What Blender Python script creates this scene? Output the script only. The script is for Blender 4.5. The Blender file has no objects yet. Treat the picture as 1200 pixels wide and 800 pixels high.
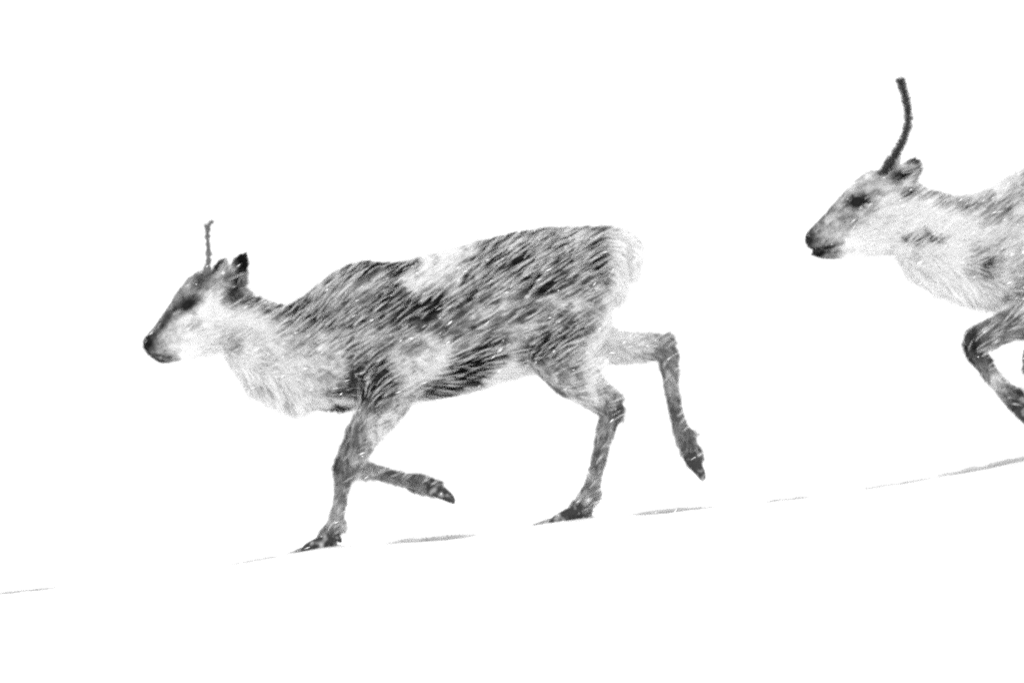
import bpy, bmesh, math, random
import numpy as np
from mathutils import Vector

random.seed(7)
rng = np.random.default_rng(7)
scene = bpy.context.scene
col = scene.collection

# ---------------------------------------------------------------- scale
# one unit of the side elevation used below = 2.9 mm; x to the right, z up, y away
S = 0.0029
ZG = 618.0                       # elevation unit of the ground under the middle of the view


def W(px, py, y=0.0):
    return (float((px - 600.0) * S), float(y), float((ZG - py) * S))


# ---------------------------------------------------------------- camera
DIST = 20.0
cam_d = bpy.data.cameras.new("camera")
cam = bpy.data.objects.new("camera", cam_d)
col.objects.link(cam)
cam.location = (0.0, -DIST, (ZG - 400.0) * S)
cam.rotation_euler = (math.radians(90), 0, 0)
cam_d.sensor_width = 36.0
cam_d.lens = 36.0 * DIST / (1200.0 * S)
cam_d.clip_start = 0.1
cam_d.clip_end = 3000.0
cam_d.dof.use_dof = True
cam_d.dof.focus_distance = DIST - 1.65
cam_d.dof.aperture_fstop = 2.0
scene.camera = cam

# ---------------------------------------------------------------- sky, sun, exposure
SUN_EL, SUN_AZ = math.radians(48), math.radians(25)     # azimuth from +y towards +x: behind the animals
world = bpy.data.worlds.new("World")
scene.world = world
world.use_nodes = True
wn = world.node_tree
wn.nodes.clear()
wo = wn.nodes.new("ShaderNodeOutputWorld")
bg = wn.nodes.new("ShaderNodeBackground")
sky = wn.nodes.new("ShaderNodeTexSky")
sky.sky_type = "NISHITA"
sky.sun_disc = False
sky.sun_elevation = SUN_EL
sky.sun_rotation = SUN_AZ
sky.air_density = 1.0
sky.dust_density = 6.0
sky.ozone_density = 1.0
bw = wn.nodes.new("ShaderNodeRGBToBW")
mix = wn.nodes.new("ShaderNodeMix")
mix.data_type = "FLOAT"
mix.inputs[0].default_value = 0.75           # snow cloud evens the sky out
mix.inputs[3].default_value = 9.0
wn.links.new(sky.outputs[0], bw.inputs[0])
wn.links.new(bw.outputs[0], mix.inputs[2])
wn.links.new(mix.outputs[0], bg.inputs[0])
bg.inputs[1].default_value = 0.1
wn.links.new(bg.outputs[0], wo.inputs[0])

sun_d = bpy.data.lights.new("sun", "SUN")
sun_d.energy = 1.0
sun_d.angle = math.radians(25)
sun_d.color = (1.0, 1.0, 1.0)
sun = bpy.data.objects.new("sun", sun_d)
col.objects.link(sun)
sd = Vector((math.sin(SUN_AZ) * math.cos(SUN_EL), math.cos(SUN_AZ) * math.cos(SUN_EL), math.sin(SUN_EL)))
sun.rotation_euler = sd.to_track_quat("Z", "Y").to_euler()
sun.location = sd * 30

scene.view_settings.view_transform = "Standard"
scene.view_settings.look = "None"
scene.view_settings.gamma = 1.0
scene.view_settings.exposure = 1.02
scene.view_settings.use_curve_mapping = False
scene.cycles.max_bounces = 8
scene.cycles.diffuse_bounces = 5
scene.cycles.transparent_max_bounces = 8
scene.cycles.use_denoising = False
scene.cycles.filter_width = 1.9


# ---------------------------------------------------------------- materials
def new_mat(name):
    m = bpy.data.materials.new(name)
    m.use_nodes = True
    nt = m.node_tree
    b = nt.nodes["Principled BSDF"]
    return m, nt, b


def plain(name, v, rough=0.8, bump=0.0, scale=60.0, var=0.25, spec=0.3):
    m, nt, b = new_mat(name)
    tc = nt.nodes.new("ShaderNodeTexCoord")
    n = nt.nodes.new("ShaderNodeTexNoise")
    n.inputs["Scale"].default_value = scale
    n.inputs["Detail"].default_value = 5
    r = nt.nodes.new("ShaderNodeMapRange")
    r.inputs[3].default_value = v * (1 - var)
    r.inputs[4].default_value = min(1.0, v * (1 + var))
    nt.links.new(tc.outputs["Object"], n.inputs["Vector"])
    nt.links.new(n.outputs["Fac"], r.inputs[0])
    nt.links.new(r.outputs[0], b.inputs["Base Color"])
    b.inputs["Roughness"].default_value = rough
    b.inputs["Specular IOR Level"].default_value = spec
    if bump:
        bp = nt.nodes.new("ShaderNodeBump")
        bp.inputs["Strength"].default_value = bump
        bp.inputs["Distance"].default_value = 0.002
        nt.links.new(n.outputs["Fac"], bp.inputs["Height"])
        nt.links.new(bp.outputs[0], b.inputs["Normal"])
    return m


def coat_material(name, translucent):
    m, nt, b = new_mat(name)
    at = nt.nodes.new("ShaderNodeAttribute")
    at.attribute_name = "tone"
    nt.links.new(at.outputs["Color"], b.inputs["Base Color"])
    b.inputs["Roughness"].default_value = 0.75
    b.inputs["Specular IOR Level"].default_value = 0.12
    if translucent:
        tr = nt.nodes.new("ShaderNodeBsdfTranslucent")
        nt.links.new(at.outputs["Color"], tr.inputs["Color"])
        mx = nt.nodes.new("ShaderNodeMixShader")
        mx.inputs[0].default_value = 0.42
        out = nt.nodes["Material Output"]
        nt.links.new(b.outputs[0], mx.inputs[1])
        nt.links.new(tr.outputs[0], mx.inputs[2])
        nt.links.new(mx.outputs[0], out.inputs["Surface"])
    return m


M_FUR = coat_material("reindeer_fur", True)
M_HIDE = coat_material("reindeer_hide", False)
M_HOOF = plain("hoof_horn", 0.04, 0.75, 0.5, 180.0, 0.6, 0.15)
_nt = M_HOOF.node_tree                       # snow packed on the horn
_tc = _nt.nodes.new("ShaderNodeTexCoord"); _n = _nt.nodes.new("ShaderNodeTexNoise"); _n.inputs["Scale"].default_value = 32; _n.inputs["Detail"].default_value = 6
_r = _nt.nodes.new("ShaderNodeMapRange"); _r.inputs[1].default_value = 0.54; _r.inputs[2].default_value = 0.8
_m = _nt.nodes.new("ShaderNodeMix"); _m.data_type = "FLOAT"; _m.inputs[3].default_value = 0.8
_l = _nt.nodes["Principled BSDF"].inputs["Base Color"].links[0]; _src = _l.from_socket
_nt.links.new(_tc.outputs["Object"], _n.inputs["Vector"]); _nt.links.new(_n.outputs["Fac"], _r.inputs[0]); _nt.links.new(_r.outputs[0], _m.inputs[0])
_nt.links.new(_src, _m.inputs[2]); _nt.links.new(_m.outputs[0], _nt.nodes["Principled BSDF"].inputs["Base Color"])
M_EYE = plain("eye", 0.006, 0.12, 0.0, 20.0, 0.2, 0.12)
M_SKIN = plain("dark_muzzle_skin", 0.012, 0.5, 0.3, 300.0, 0.25, 0.1)
M_VELVET = plain("antler_velvet", 0.03, 0.9, 0.8, 120.0, 0.5)
M_VELVET_PALE = plain("worn_antler_velvet", 0.14, 0.9, 0.8, 120.0, 0.6)
M_FLAKE = plain("snow_flake", 0.93, 0.9, 0.0, 50.0, 0.03)

m, nt, b = new_mat("snow")
tc = nt.nodes.new("ShaderNodeTexCoord")
n1 = nt.nodes.new("ShaderNodeTexNoise"); n1.inputs["Scale"].default_value = 90; n1.inputs["Detail"].default_value = 6
n2 = nt.nodes.new("ShaderNodeTexNoise"); n2.inputs["Scale"].default_value = 1.1; n2.inputs["Detail"].default_value = 4
mr = nt.nodes.new("ShaderNodeMapRange")
mr.inputs[3].default_value = 0.80; mr.inputs[4].default_value = 0.86
nt.links.new(tc.outputs["Object"], n1.inputs["Vector"]); nt.links.new(tc.outputs["Object"], n2.inputs["Vector"])
nt.links.new(n2.outputs["Fac"], mr.inputs[0]); nt.links.new(mr.outputs[0], b.inputs["Base Color"])
b.inputs["Roughness"].default_value = 0.9
b.inputs["Specular IOR Level"].default_value = 0.1
bp = nt.nodes.new("ShaderNodeBump"); bp.inputs["Strength"].default_value = 0.5; bp.inputs["Distance"].default_value = 0.006
nt.links.new(n1.outputs["Fac"], bp.inputs["Height"]); nt.links.new(bp.outputs[0], b.inputs["Normal"])
M_SNOW = m


# ---------------------------------------------------------------- noise
def _hash(ix, iy, seed):
    h = (ix.astype(np.int64) * 374761393 + iy.astype(np.int64) * 668265263 + seed * 2147483) & 0xFFFFFFFF
    h = ((h ^ (h >> 13)) * 1274126177) & 0xFFFFFFFF
    h = h ^ (h >> 16)
    return (h & 0xFFFFFF) / float(0xFFFFFF)


def vnoise(x, y, seed=0):
    x = np.asarray(x, float); y = np.asarray(y, float)
    ix = np.floor(x); iy = np.floor(y)
    fx = x - ix; fy = y - iy
    fx = fx * fx * (3 - 2 * fx); fy = fy * fy * (3 - 2 * fy)
    a = _hash(ix, iy, seed); b_ = _hash(ix + 1, iy, seed)
    c = _hash(ix, iy + 1, seed); d = _hash(ix + 1, iy + 1, seed)
    return (a + (b_ - a) * fx) * (1 - fy) + (c + (d - c) * fx) * fy


# ---------------------------------------------------------------- mesh helpers
def link_mesh(name, verts, faces, mat, parent=None, smooth=True, tone=None):
    me = bpy.data.meshes.new(name)
    me.from_pydata([tuple(v) for v in verts], [], [tuple(f) for f in faces])
    me.update()
    if smooth:
        me.polygons.foreach_set("use_smooth", [True] * len(me.polygons))
    o = bpy.data.objects.new(name, me)
    col.objects.link(o)
    me.materials.append(mat)
    if tone is not None:
        set_tone(me, tone)
    if parent is not None:
        attach(o, parent)
    return o


def set_tone(me, tone):
    a = me.attributes.new("tone", "FLOAT_COLOR", "POINT")
    c = np.ones((len(tone), 4), np.float32)
    c[:, :3] = np.asarray(tone, np.float32)[:, None]
    a.data.foreach_set("color", c.ravel())


def attach(o, parent):
    """Parent o, whose geometry is in world coordinates, without moving it."""
    o.parent = parent
    base = Vector((0, 0, 0))
    p = parent
    while p is not None:
        base += p.location
        p = p.parent
    o.matrix_parent_inverse.identity()
    o.location = -base if o.type == "MESH" else o.location
    # keep the meshes in world coordinates: shift vertices instead of the origin
    if o.type == "MESH":
        o.location = (0, 0, 0)
        n = len(o.data.vertices)
        co = np.empty(n * 3, np.float32)
        o.data.vertices.foreach_get("co", co)
        co = co.reshape(-1, 3) - np.array(base, np.float32)
        o.data.vertices.foreach_set("co", co.ravel())
        o.data.update()


def catmull(P, sub):
    P = np.asarray(P, float)
    n = len(P)
    out = []
    for i in range(n - 1):
        p0 = P[max(i - 1, 0)]; p1 = P[i]; p2 = P[i + 1]; p3 = P[min(i + 2, n - 1)]
        for k in range(sub):
            t = k / sub
            out.append(0.5 * ((2 * p1) + (-p0 + p2) * t + (2 * p0 - 5 * p1 + 4 * p2 - p3) * t * t + (-p0 + 3 * p1 - 3 * p2 + p3) * t ** 3))
    out.append(P[-1])
    return np.array(out)


class Shell:
    """Closed lofted shells that are fused into one continuous body."""

    def __init__(self):
        self.v = []; self.f = []

    def rings(self, rings):
        base = len(self.v)
        n = len(rings[0])
        for r in rings:
            self.v.extend([tuple(p) for p in r])
        for i in range(len(rings) - 1):
            for k in range(n):
                a = base + i * n + k; b_ = base + i * n + (k + 1) % n
                self.f.append((a, b_, b_ + n, a + n))
        self.f.append(tuple(base + k for k in reversed(range(n))))
        e = base + (len(rings) - 1) * n
        self.f.append(tuple(e + k for k in range(n)))

    def spine(self, st, sub=4, n=20, pear=0.0, power=1.0):
        """st: (top_x, top_y, bottom_x, bottom_y, y_centre, half_width) in elevation units / metres."""
        st = catmull(st, sub)
        rings = []
        for tx, ty, bx, by, yc, hw in st:
            T = np.array(W(tx, ty, yc)); B = np.array(W(bx, by, yc))
            c = (T + B) / 2; u = (T - B) / 2
            r = []
            for k in range(n):
                t = 2 * math.pi * k / n
                s_, c_ = math.sin(t), math.cos(t)
                w_ = math.copysign(abs(c_) ** power, c_) * hw * (1 - pear * s_)
                r.append(c + u * s_ + np.array([0, w_, 0]))
            rings.append(r)
        self.rings(rings)

    def limb(self, st, sub=5, n=16):
        """st: (x, y, radius_in_plane, y_centre, half_width)."""
        st = catmull(st, sub)
        rings = []
        for i, (x, y, r_, yc, hw) in enumerate(st):
            a = st[max(i - 1, 0)]; b_ = st[min(i + 1, len(st) - 1)]
            t = np.array([b_[0] - a[0], 0, -(b_[1] - a[1])]); t /= max(np.linalg.norm(t), 1e-9)
            u = np.array([-t[2], 0, t[0]])
            c = np.array(W(x, y, yc))
            rings.append([c + u * r_ * S * math.sin(2 * math.pi * k / n) + np.array([0, hw * math.cos(2 * math.pi * k / n), 0]) for k in range(n)])
        self.rings(rings)

    def ear(self, base, tip, width, y0, y1, cup=0.5):
        """Leaf-shaped ear, its hollow towards the camera side and front."""
        N = 12
        b0 = np.array(W(*base, y0)); t0 = np.array(W(*tip, y1))
        ax = t0 - b0; L = np.linalg.norm(ax); ax = ax / L
        side = np.array([1.0, 0.15 * (1 if y0 > 0 else -1), 0.25]); side -= ax * side.dot(ax); side /= np.linalg.norm(side)
        nrm = np.cross(ax, side)
        if nrm[1] * (1 if y0 > 0 else -1) < 0:
            nrm = -nrm
        rings = []
        for i in range(N):
            t = i / (N - 1)
            hw = width * (math.sin(math.pi * min(1, (t * 0.82 + 0.18))) ** 0.45) + 0.001
            th = 0.008 * (1 - 0.55 * t)
            c = b0 + ax * L * t
            r = []
            m_ = 7
            for k in range(m_):
                q = -1 + 2 * k / (m_ - 1)
                r.append(c + side * hw * q + nrm * (cup * hw * q * q + th))
            for k in range(m_):
                q = 1 - 2 * k / (m_ - 1)
                r.append(c + side * hw * q * 0.97 + nrm * (cup * hw * q * q - th))
            rings.append(r)
        self.rings(rings)

    def fuse(self, voxel):
        me = bpy.data.meshes.new("tmp")
        me.from_pydata(self.v, [], self.f)
        bm = bmesh.new(); bm.from_mesh(me)
        bmesh.ops.recalc_face_normals(bm, faces=bm.faces)
        bm.to_mesh(me); bm.free()
        o = bpy.data.objects.new("tmp", me); col.objects.link(o)
        r = o.modifiers.new("r", "REMESH"); r.mode = "VOXEL"; r.voxel_size = voxel; r.use_smooth_shade = True
        s_ = o.modifiers.new("s", "SMOOTH"); s_.factor = 0.5; s_.iterations = 5
        dg = bpy.context.evaluated_depsgraph_get(); dg.update()
        ev = o.evaluated_get(dg)
        out = bpy.data.meshes.new_from_object(ev, depsgraph=dg)
        bpy.data.objects.remove(o); bpy.data.meshes.remove(me)
        return out


def ellipsoid(c, r, rot=None, seg=16, rings=10):
    v = []; f = []
    for i in range(rings + 1):
        th = math.pi * i / rings
        for k in range(seg):
            ph = 2 * math.pi * k / seg
            p = np.array([r[0] * math.sin(th) * math.cos(ph), r[1] * math.sin(th) * math.sin(ph), r[2] * math.cos(th)])
            if rot is not None:
                p = rot @ p
            v.append(tuple(np.array(c) + p))
    for i in range(rings):
        for k in range(seg):
            f.append((i * seg + k, i * seg + (k + 1) % seg, (i + 1) * seg + (k + 1) % seg, (i + 1) * seg + k))
    return v, f


def roty(deg):
    """turn in the side elevation, counter-clockwise as seen by the camera"""
    a = math.radians(deg)
    return np.array([[math.cos(a), 0, -math.sin(a)], [0, 1, 0], [math.sin(a), 0, math.cos(a)]])


# ---------------------------------------------------------------- coat fields
def field(pts, x, y, sigma, floor=1e-7):
    """smooth interpolation of scattered (x, y, value, ...) control points"""
    pts = np.asarray(pts, float)
    num = np.zeros((len(x), pts.shape[1] - 2)); den = np.zeros(len(x))
    for p in pts:
        d2 = (x - p[0]) ** 2 + (y - p[1]) ** 2
        w_ = np.exp(-d2 / (2 * sigma * sigma)) + floor / (1 + d2 / 400.0) ** 2
        den += w_
        num += w_[:, None] * p[2:]
    return num / den[:, None]


def to_albedo(v):
    """picture tone of the coat marking -> reflectance of the hair"""
    v = np.where(v < 0.62, 0.60 + 1.42 * (v - 0.62), 0.60 + 1.08 * (v - 0.62))
    v = np.clip(v, 0.02, 0.99)
    lin = np.where(v <= 0.04045, v / 12.92, ((v + 0.055) / 1.055) ** 2.4)
    return np.clip(lin * (1.0 + 0.7 * lin), 0.010, 0.94)


def coat_tone(x, y, tones, sigma=9.0):
    base, spots = tones
    v = field(base, x, y, sigma)[:, 0]
    for sx, sy, ra, rb, ang, val, k in spots:
        a = math.radians(ang)
        u = (x - sx) * math.cos(a) - (y - sy) * math.sin(a)
        w_ = (x - sx) * math.sin(a) + (y - sy) * math.cos(a)
        q = (u / ra) ** 2 + (w_ / rb) ** 2
        wt = k * np.exp(-q ** 1.5)
        v = v * (1 - wt) + val * wt
    return v


def grow_fur(me_verts, me_norms, tris, tones, lens, dirs, count, tint, keepout, width, seed, region=None, clip_x=None, snow_streak=0.045):
    g = np.random.default_rng(seed)
    a, b_, c = me_verts[tris[:, 0]], me_verts[tris[:, 1]], me_verts[tris[:, 2]]
    area = np.linalg.norm(np.cross(b_ - a, c - a), axis=1) * 0.5
    cen = (a + b_ + c) / 3
    px_, py_ = cen[:, 0] / S + 600, ZG - cen[:, 2] / S
    Ln = field(lens, px_, py_, 14.0)
    dens = area * Ln[:, 1]
    if clip_x is not None:
        dens = np.where(px_ > clip_x, dens * 0.45, dens)
    if region is not None:
        dens = dens * region(px_, py_)
    p = dens / dens.sum()
    idx = g.choice(len(tris), size=count, p=p)
    r1 = np.sqrt(g.random(count)); r2 = g.random(count)
    w0, w1, w2 = 1 - r1, r1 * (1 - r2), r1 * r2
    t = tris[idx]
    P = me_verts[t[:, 0]] * w0[:, None] + me_verts[t[:, 1]] * w1[:, None] + me_verts[t[:, 2]] * w2[:, None]
    Nn = me_norms[t[:, 0]] * w0[:, None] + me_norms[t[:, 1]] * w1[:, None] + me_norms[t[:, 2]] * w2[:, None]
    Nn /= np.maximum(np.linalg.norm(Nn, axis=1), 1e-9)[:, None]
    x, y = P[:, 0] / S + 600, ZG - P[:, 2] / S
    keep = np.ones(count, bool)
    for kx, ky, kr in keepout:
        keep &= ((x - kx) ** 2 + (y - ky) ** 2) > kr * kr
    P, Nn, x, y = P[keep], Nn[keep], x[keep], y[keep]
    n = len(P)
    LF = field(lens, x, y, 12.0)
    DF = field(dirs, x, y, 22.0)
    ang = np.arctan2(DF[:, 1], DF[:, 0])
    # locks: neighbouring hairs share a small turn
    lock = vnoise(x / 9 + P[:, 1] * 30, y / 9 + 7, seed + 3) - 0.5
    ang = ang + lock * 0.9 + g.normal(0, 0.16, n)
    is_snow_streak = g.random(n) < np.where(LF[:, 0] > 0.029, 1.0, 0.22) * snow_streak * (1.3 * vnoise(x / 30, y / 30, seed + 9) + 0.3)  # white frosted hairs laid diagonally, standing in for streaks of blown snow
    ang = np.where(is_snow_streak, math.radians(35) + g.normal(0, 0.07, n), ang)
    D = np.stack([np.cos(ang), g.normal(0, 0.12, n), np.sin(ang)], 1)
    D -= Nn * (D * Nn).sum(1)[:, None]
    D /= np.maximum(np.linalg.norm(D, axis=1), 0.62)[:, None]
    lift = LF[:, 2] + g.normal(0, 0.08, n) + 0.16 * is_snow_streak
    L = LF[:, 0] * (0.65 + 0.7 * g.random(n)) * (0.7 + 0.6 * vnoise(x / 7, y / 7, seed + 5))
    stray = (g.random(n) < 0.22) & ((LF[:, 0] < 0.03) | (LF[:, 0] > 0.05))
    L = np.where(stray, L * 1.6, L)
    lift = lift + 0.2 * stray
    L = np.where(is_snow_streak, np.maximum(L * 1.6, (0.05 + 0.055 * g.random(n)) * (LF[:, 0] > 0.021)), L)
    d1 = D + Nn * lift[:, None]; d1 /= np.linalg.norm(d1, axis=1)[:, None]
    d2 = D + Nn * (lift * 0.45)[:, None]; d2[:, 2] -= 0.10 + 0.45 * (LF[:, 0] > 0.055); d2 /= np.linalg.norm(d2, axis=1)[:, None]
    P0 = P - Nn * np.minimum(0.002, L * 0.06)[:, None]
    P1 = P0 + d1 * (L * 0.5)[:, None]
    P2 = P1 + d2 * (L * 0.5)[:, None]
    # hairs gather into locks: tips are drawn to the middle of their lock
    cell = np.where(LF[:, 0] > 0.03, 6.5, 4.5) * (1 + 0.6 * (LF[:, 0] > 0.045))
    jx = x + 5 * vnoise(x / 6, y / 6, seed + 21); jy = y + 5 * vnoise(x / 6 + 9, y / 6, seed + 22)
    cid = (np.floor((jx * 0.82 - jy * 0.57) / (cell * 1.5)).astype(np.int64) * 7919 + np.floor((jx * 0.57 + jy * 0.82) / cell).astype(np.int64)) * 2 + (Nn[:, 1] > 0)
    cid = cid + (cell * 10).astype(np.int64) * 10 ** 8 + np.floor(P[:, 1] / 0.05).astype(np.int64) * 10 ** 11
    _, inv = np.unique(cid, return_inverse=True)
    cnt = np.bincount(inv).astype(float)
    cen = np.stack([np.bincount(inv, P2[:, k]) / cnt for k in range(3)], 1)[inv]
    pull = np.where(is_snow_streak, 0.0, 0.62)[:, None]
    P2 = P2 + (cen - P2) * pull * 0.85
    P1 = P1 + (cen - P2) * pull * 0.12
    lock_tone = g.normal(0, 1, len(cnt))[inv]
    rv = Nn + g.normal(0, 0.45, (n, 3))
    sd_ = np.cross(d1, rv); sd_ /= np.maximum(np.linalg.norm(sd_, axis=1), 1e-9)[:, None]
    wd = width * (0.6 + 0.8 * g.random(n)) * np.clip(LF[:, 0] / 0.035, 0.5, 1.25)
    wd = np.where(is_snow_streak, width * 1.0, wd)
    hw = sd_ * (wd * 0.5)[:, None]
    V = np.empty((n, 5, 3))
    V[:, 0] = P0 - hw; V[:, 1] = P0 + hw; V[:, 2] = P1 - hw * 0.8; V[:, 3] = P1 + hw * 0.8; V[:, 4] = P2
    # tone: marking x streaky mottling along the lie of the hair
    jit = np.clip(LF[:, 0] * 60, 0.5, 2.5)
    tv = coat_tone(x + g.normal(0, 1, n) * jit, y + g.normal(0, 1, n) * jit, tones)
    lie = np.arctan2(DF[:, 1], DF[:, 0])
    streak = np.zeros(n); mott = np.zeros(n); wsum = np.zeros(n)
    for q, deg in enumerate((38, 8, -25, -58, -95)):
        th = math.radians(deg)
        wq = np.maximum(np.cos(lie - th), 0) ** 2
        wq = np.maximum(wq, np.maximum(-np.cos(lie - th), 0) ** 2) ** 8 + 1e-6
        ca, sa = math.cos(th), math.sin(th)
        u_ = x * ca - y * sa; v_ = x * sa + y * ca
        streak += wq * (vnoise(u_ / 12 + q * 17, v_ / 2.7 + P[:, 1] * 55, seed + 11 + q) - 0.5)
        mott += wq * (vnoise(u_ / 26 + 5, v_ / 9 + P[:, 1] * 25, seed + 23 + q) - 0.5)
        wsum += wq
    streak = np.tanh(streak / wsum * 4.0) * 0.5
    mott = mott / wsum
    amp = field(tint, x, y, 30.0)[:, 0]
    tv = tv + amp * (streak * 0.5 + mott * 0.36 + lock_tone * 0.10) + g.normal(0, 0.025, n) + lock_tone * 0.012
    alb = to_albedo(tv)
    alb = np.where(is_snow_streak, 0.86, alb)
    tone = np.repeat(alb[:, None], 5, 1)
    tone[:, 4] = np.minimum(0.9, tone[:, 4] * 1.15)
    F = np.arange(n)[:, None] * 5
    quads = F + np.array([0, 1, 3, 2]); tri_ = F + np.array([2, 3, 4])
    return V.reshape(-1, 3), quads, tri_, tone.reshape(-1)


def fur_object(name, V, quads, tri_, tone, parent):
    me = bpy.data.meshes.new(name)
    nq, ntr = len(quads), len(tri_)
    me.vertices.add(len(V)); me.vertices.foreach_set("co", np.asarray(V, np.float32).ravel())
    loops = np.concatenate([quads.ravel(), tri_.ravel()]).astype(np.int32)
    me.loops.add(len(loops)); me.loops.foreach_set("vertex_index", loops)
    me.polygons.add(nq + ntr)
    ls = np.concatenate([np.arange(nq) * 4, nq * 4 + np.arange(ntr) * 3]).astype(np.int32)
    me.polygons.foreach_set("loop_start", ls)
    me.update(calc_edges=True)
    me.polygons.foreach_set("use_smooth", [True] * (nq + ntr))
    me.materials.append(M_FUR)
    set_tone(me, tone)
    o = bpy.data.objects.new(name, me); col.objects.link(o)
    o["kind"] = "stuff"
    attach(o, parent)
    return o


# ---------------------------------------------------------------- snow ground
def crest(px):
    """elevation of the snow crest along the view"""
    xs = [-4000, 0, 75, 200, 385, 530, 665, 750, 835, 950, 1080, 1150, 1200, 1500, 5000]
    ys = [1220, 695, 687, 672, 641, 630, 609, 602, 594, 581, 562, 549, 538, 497, 20]
    return np.interp(px, xs, ys)


# scarps in the wind crust, first two added at the hooves for contact shade: start, end, height (units), distance in front of the crest (m), undercut (m)
SCARPS = [(326, 408, 5, -0.035, 0.10), (612, 704, 5, -0.035, 0.10), (-30, 92, 4.0, -0.10, 0.07), (255, 345, 3.6, -0.12, 0.06), (440, 575, 5.2, -0.08, 0.08),
          (718, 856, 5.0, -0.06, 0.08), (880, 960, 2.6, -0.1, 0.05), (990, 1120, 4.0, -0.08, 0.06), (1070, 1260, 6.6, -0.06, 0.09), (1330, 1450, 5, -0.1, 0.06)]


def spaced(lo, hi, step, far, growth=1.35):
    a = list(np.arange(lo, hi + 1e-6, step))
    s_, p = step, hi
    while p < far:
        s_ *= growth; p += s_; a.append(p)
    s_, p = step, lo
    while p > -far:
        s_ *= growth; p -= s_; a.insert(0, p)
    return np.array(a)


def build_ground():
    gx = spaced(-2.3, 3.6, 0.012, 500)
    gy = spaced(-0.42, 0.16, 0.0075, 500)
    X, Y = np.meshgrid(gx, gy)
    PX = X / S + 600
    far = np.clip((np.abs(X) - 3.0) / 15.0, 0, 1)
    Zc = (ZG - crest(np.clip(PX, -4000, 5000))) * S
    # smooth the polyline a little and let the hill round off far to the sides
    Zc = np.where(np.abs(X) > 6, np.sign(X) * (6 * 0.131 + (1 - np.exp(-(np.abs(X) - 6) / 60)) * 7), Zc) + 0.0
    back = np.where(Y > 0.06, -0.085 * (Y - 0.06) ** 1.0, 0.0)
    front = np.where(Y < -0.3, -0.035 * (-(Y + 0.3)), 0.0)
    back = np.maximum(back, -14); front = np.maximum(front, -6)
    Z = Zc + back + front
    Z += 0.004 * (vnoise(X * 6, Y * 10, 21) - 0.5) + 0.05 * (vnoise(X * 0.5 + 3, Y * 0.7, 22) - 0.5) * np.clip((np.abs(Y) - 0.5), 0, 1)
    Z += 0.003 * (vnoise(X * 22, Y * 30, 23) - 0.5)
    YY = Y.copy()
    for x0, x1, h, y0, uc in SCARPS:
        xa = (PX - x0) / (x1 - x0)
        e = np.clip(np.minimum(xa, 1 - xa) * 3.0, 0, 1); e = e * e * (3 - 2 * e)
        e = e * (0.75 + 0.5 * vnoise(PX / 14, 0 * PX + x0, 31))
        wig = y0 + 0.03 * (vnoise(PX / 14, 0 * PX + x0 * 2, 33) - 0.5)
        t = np.clip((Y - wig) / 0.022 + 0.5, 0, 1)
        Z += e * h * S * (t - 0.0) * np.where(Y > wig + 0.02, np.exp(-np.clip(Y - 0.12, 0, 9) / 0.1), 1)
        Z -= e * h * S * 0.9 * np.exp(-((Y - wig + 0.03) / 0.03) ** 2)         # scoured hollow at its foot
        YY -= e * uc * np.clip((t - 0.35) / 0.65, 0, 1) * np.exp(-np.clip(Y - wig, 0, 9) / 0.06)
    for hx, hy_, yy, rx in HOOFPRINTS:
        d2 = ((PX - hx) * S / rx) ** 2 + ((Y - yy) / 0.06) ** 2
        Z -= 0.022 * np.exp(-d2 * d2)
        Z += 0.006 * np.exp(-(np.sqrt(d2) - 1.35) ** 2 / 0.05)
    ny, nx = X.shape
    V = np.stack([X, YY, Z], -1).reshape(-1, 3)
    i = np.arange(ny - 1)[:, None] * nx + np.arange(nx - 1)[None, :]
    i = i.ravel()
    F = np.stack([i, i + 1, i + 1 + nx, i + nx], 1)
    o = link_mesh("snow_ground", V, F.tolist(), M_SNOW)
    o["kind"] = "structure"
    return o


HOOFPRINTS = [(378, 641, -0.10, 0.085), (662, 608, -0.10, 0.10), (1392, 512, -0.09, 0.09), (1478, 500, 0.09, 0.09)]
build_ground()

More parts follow.
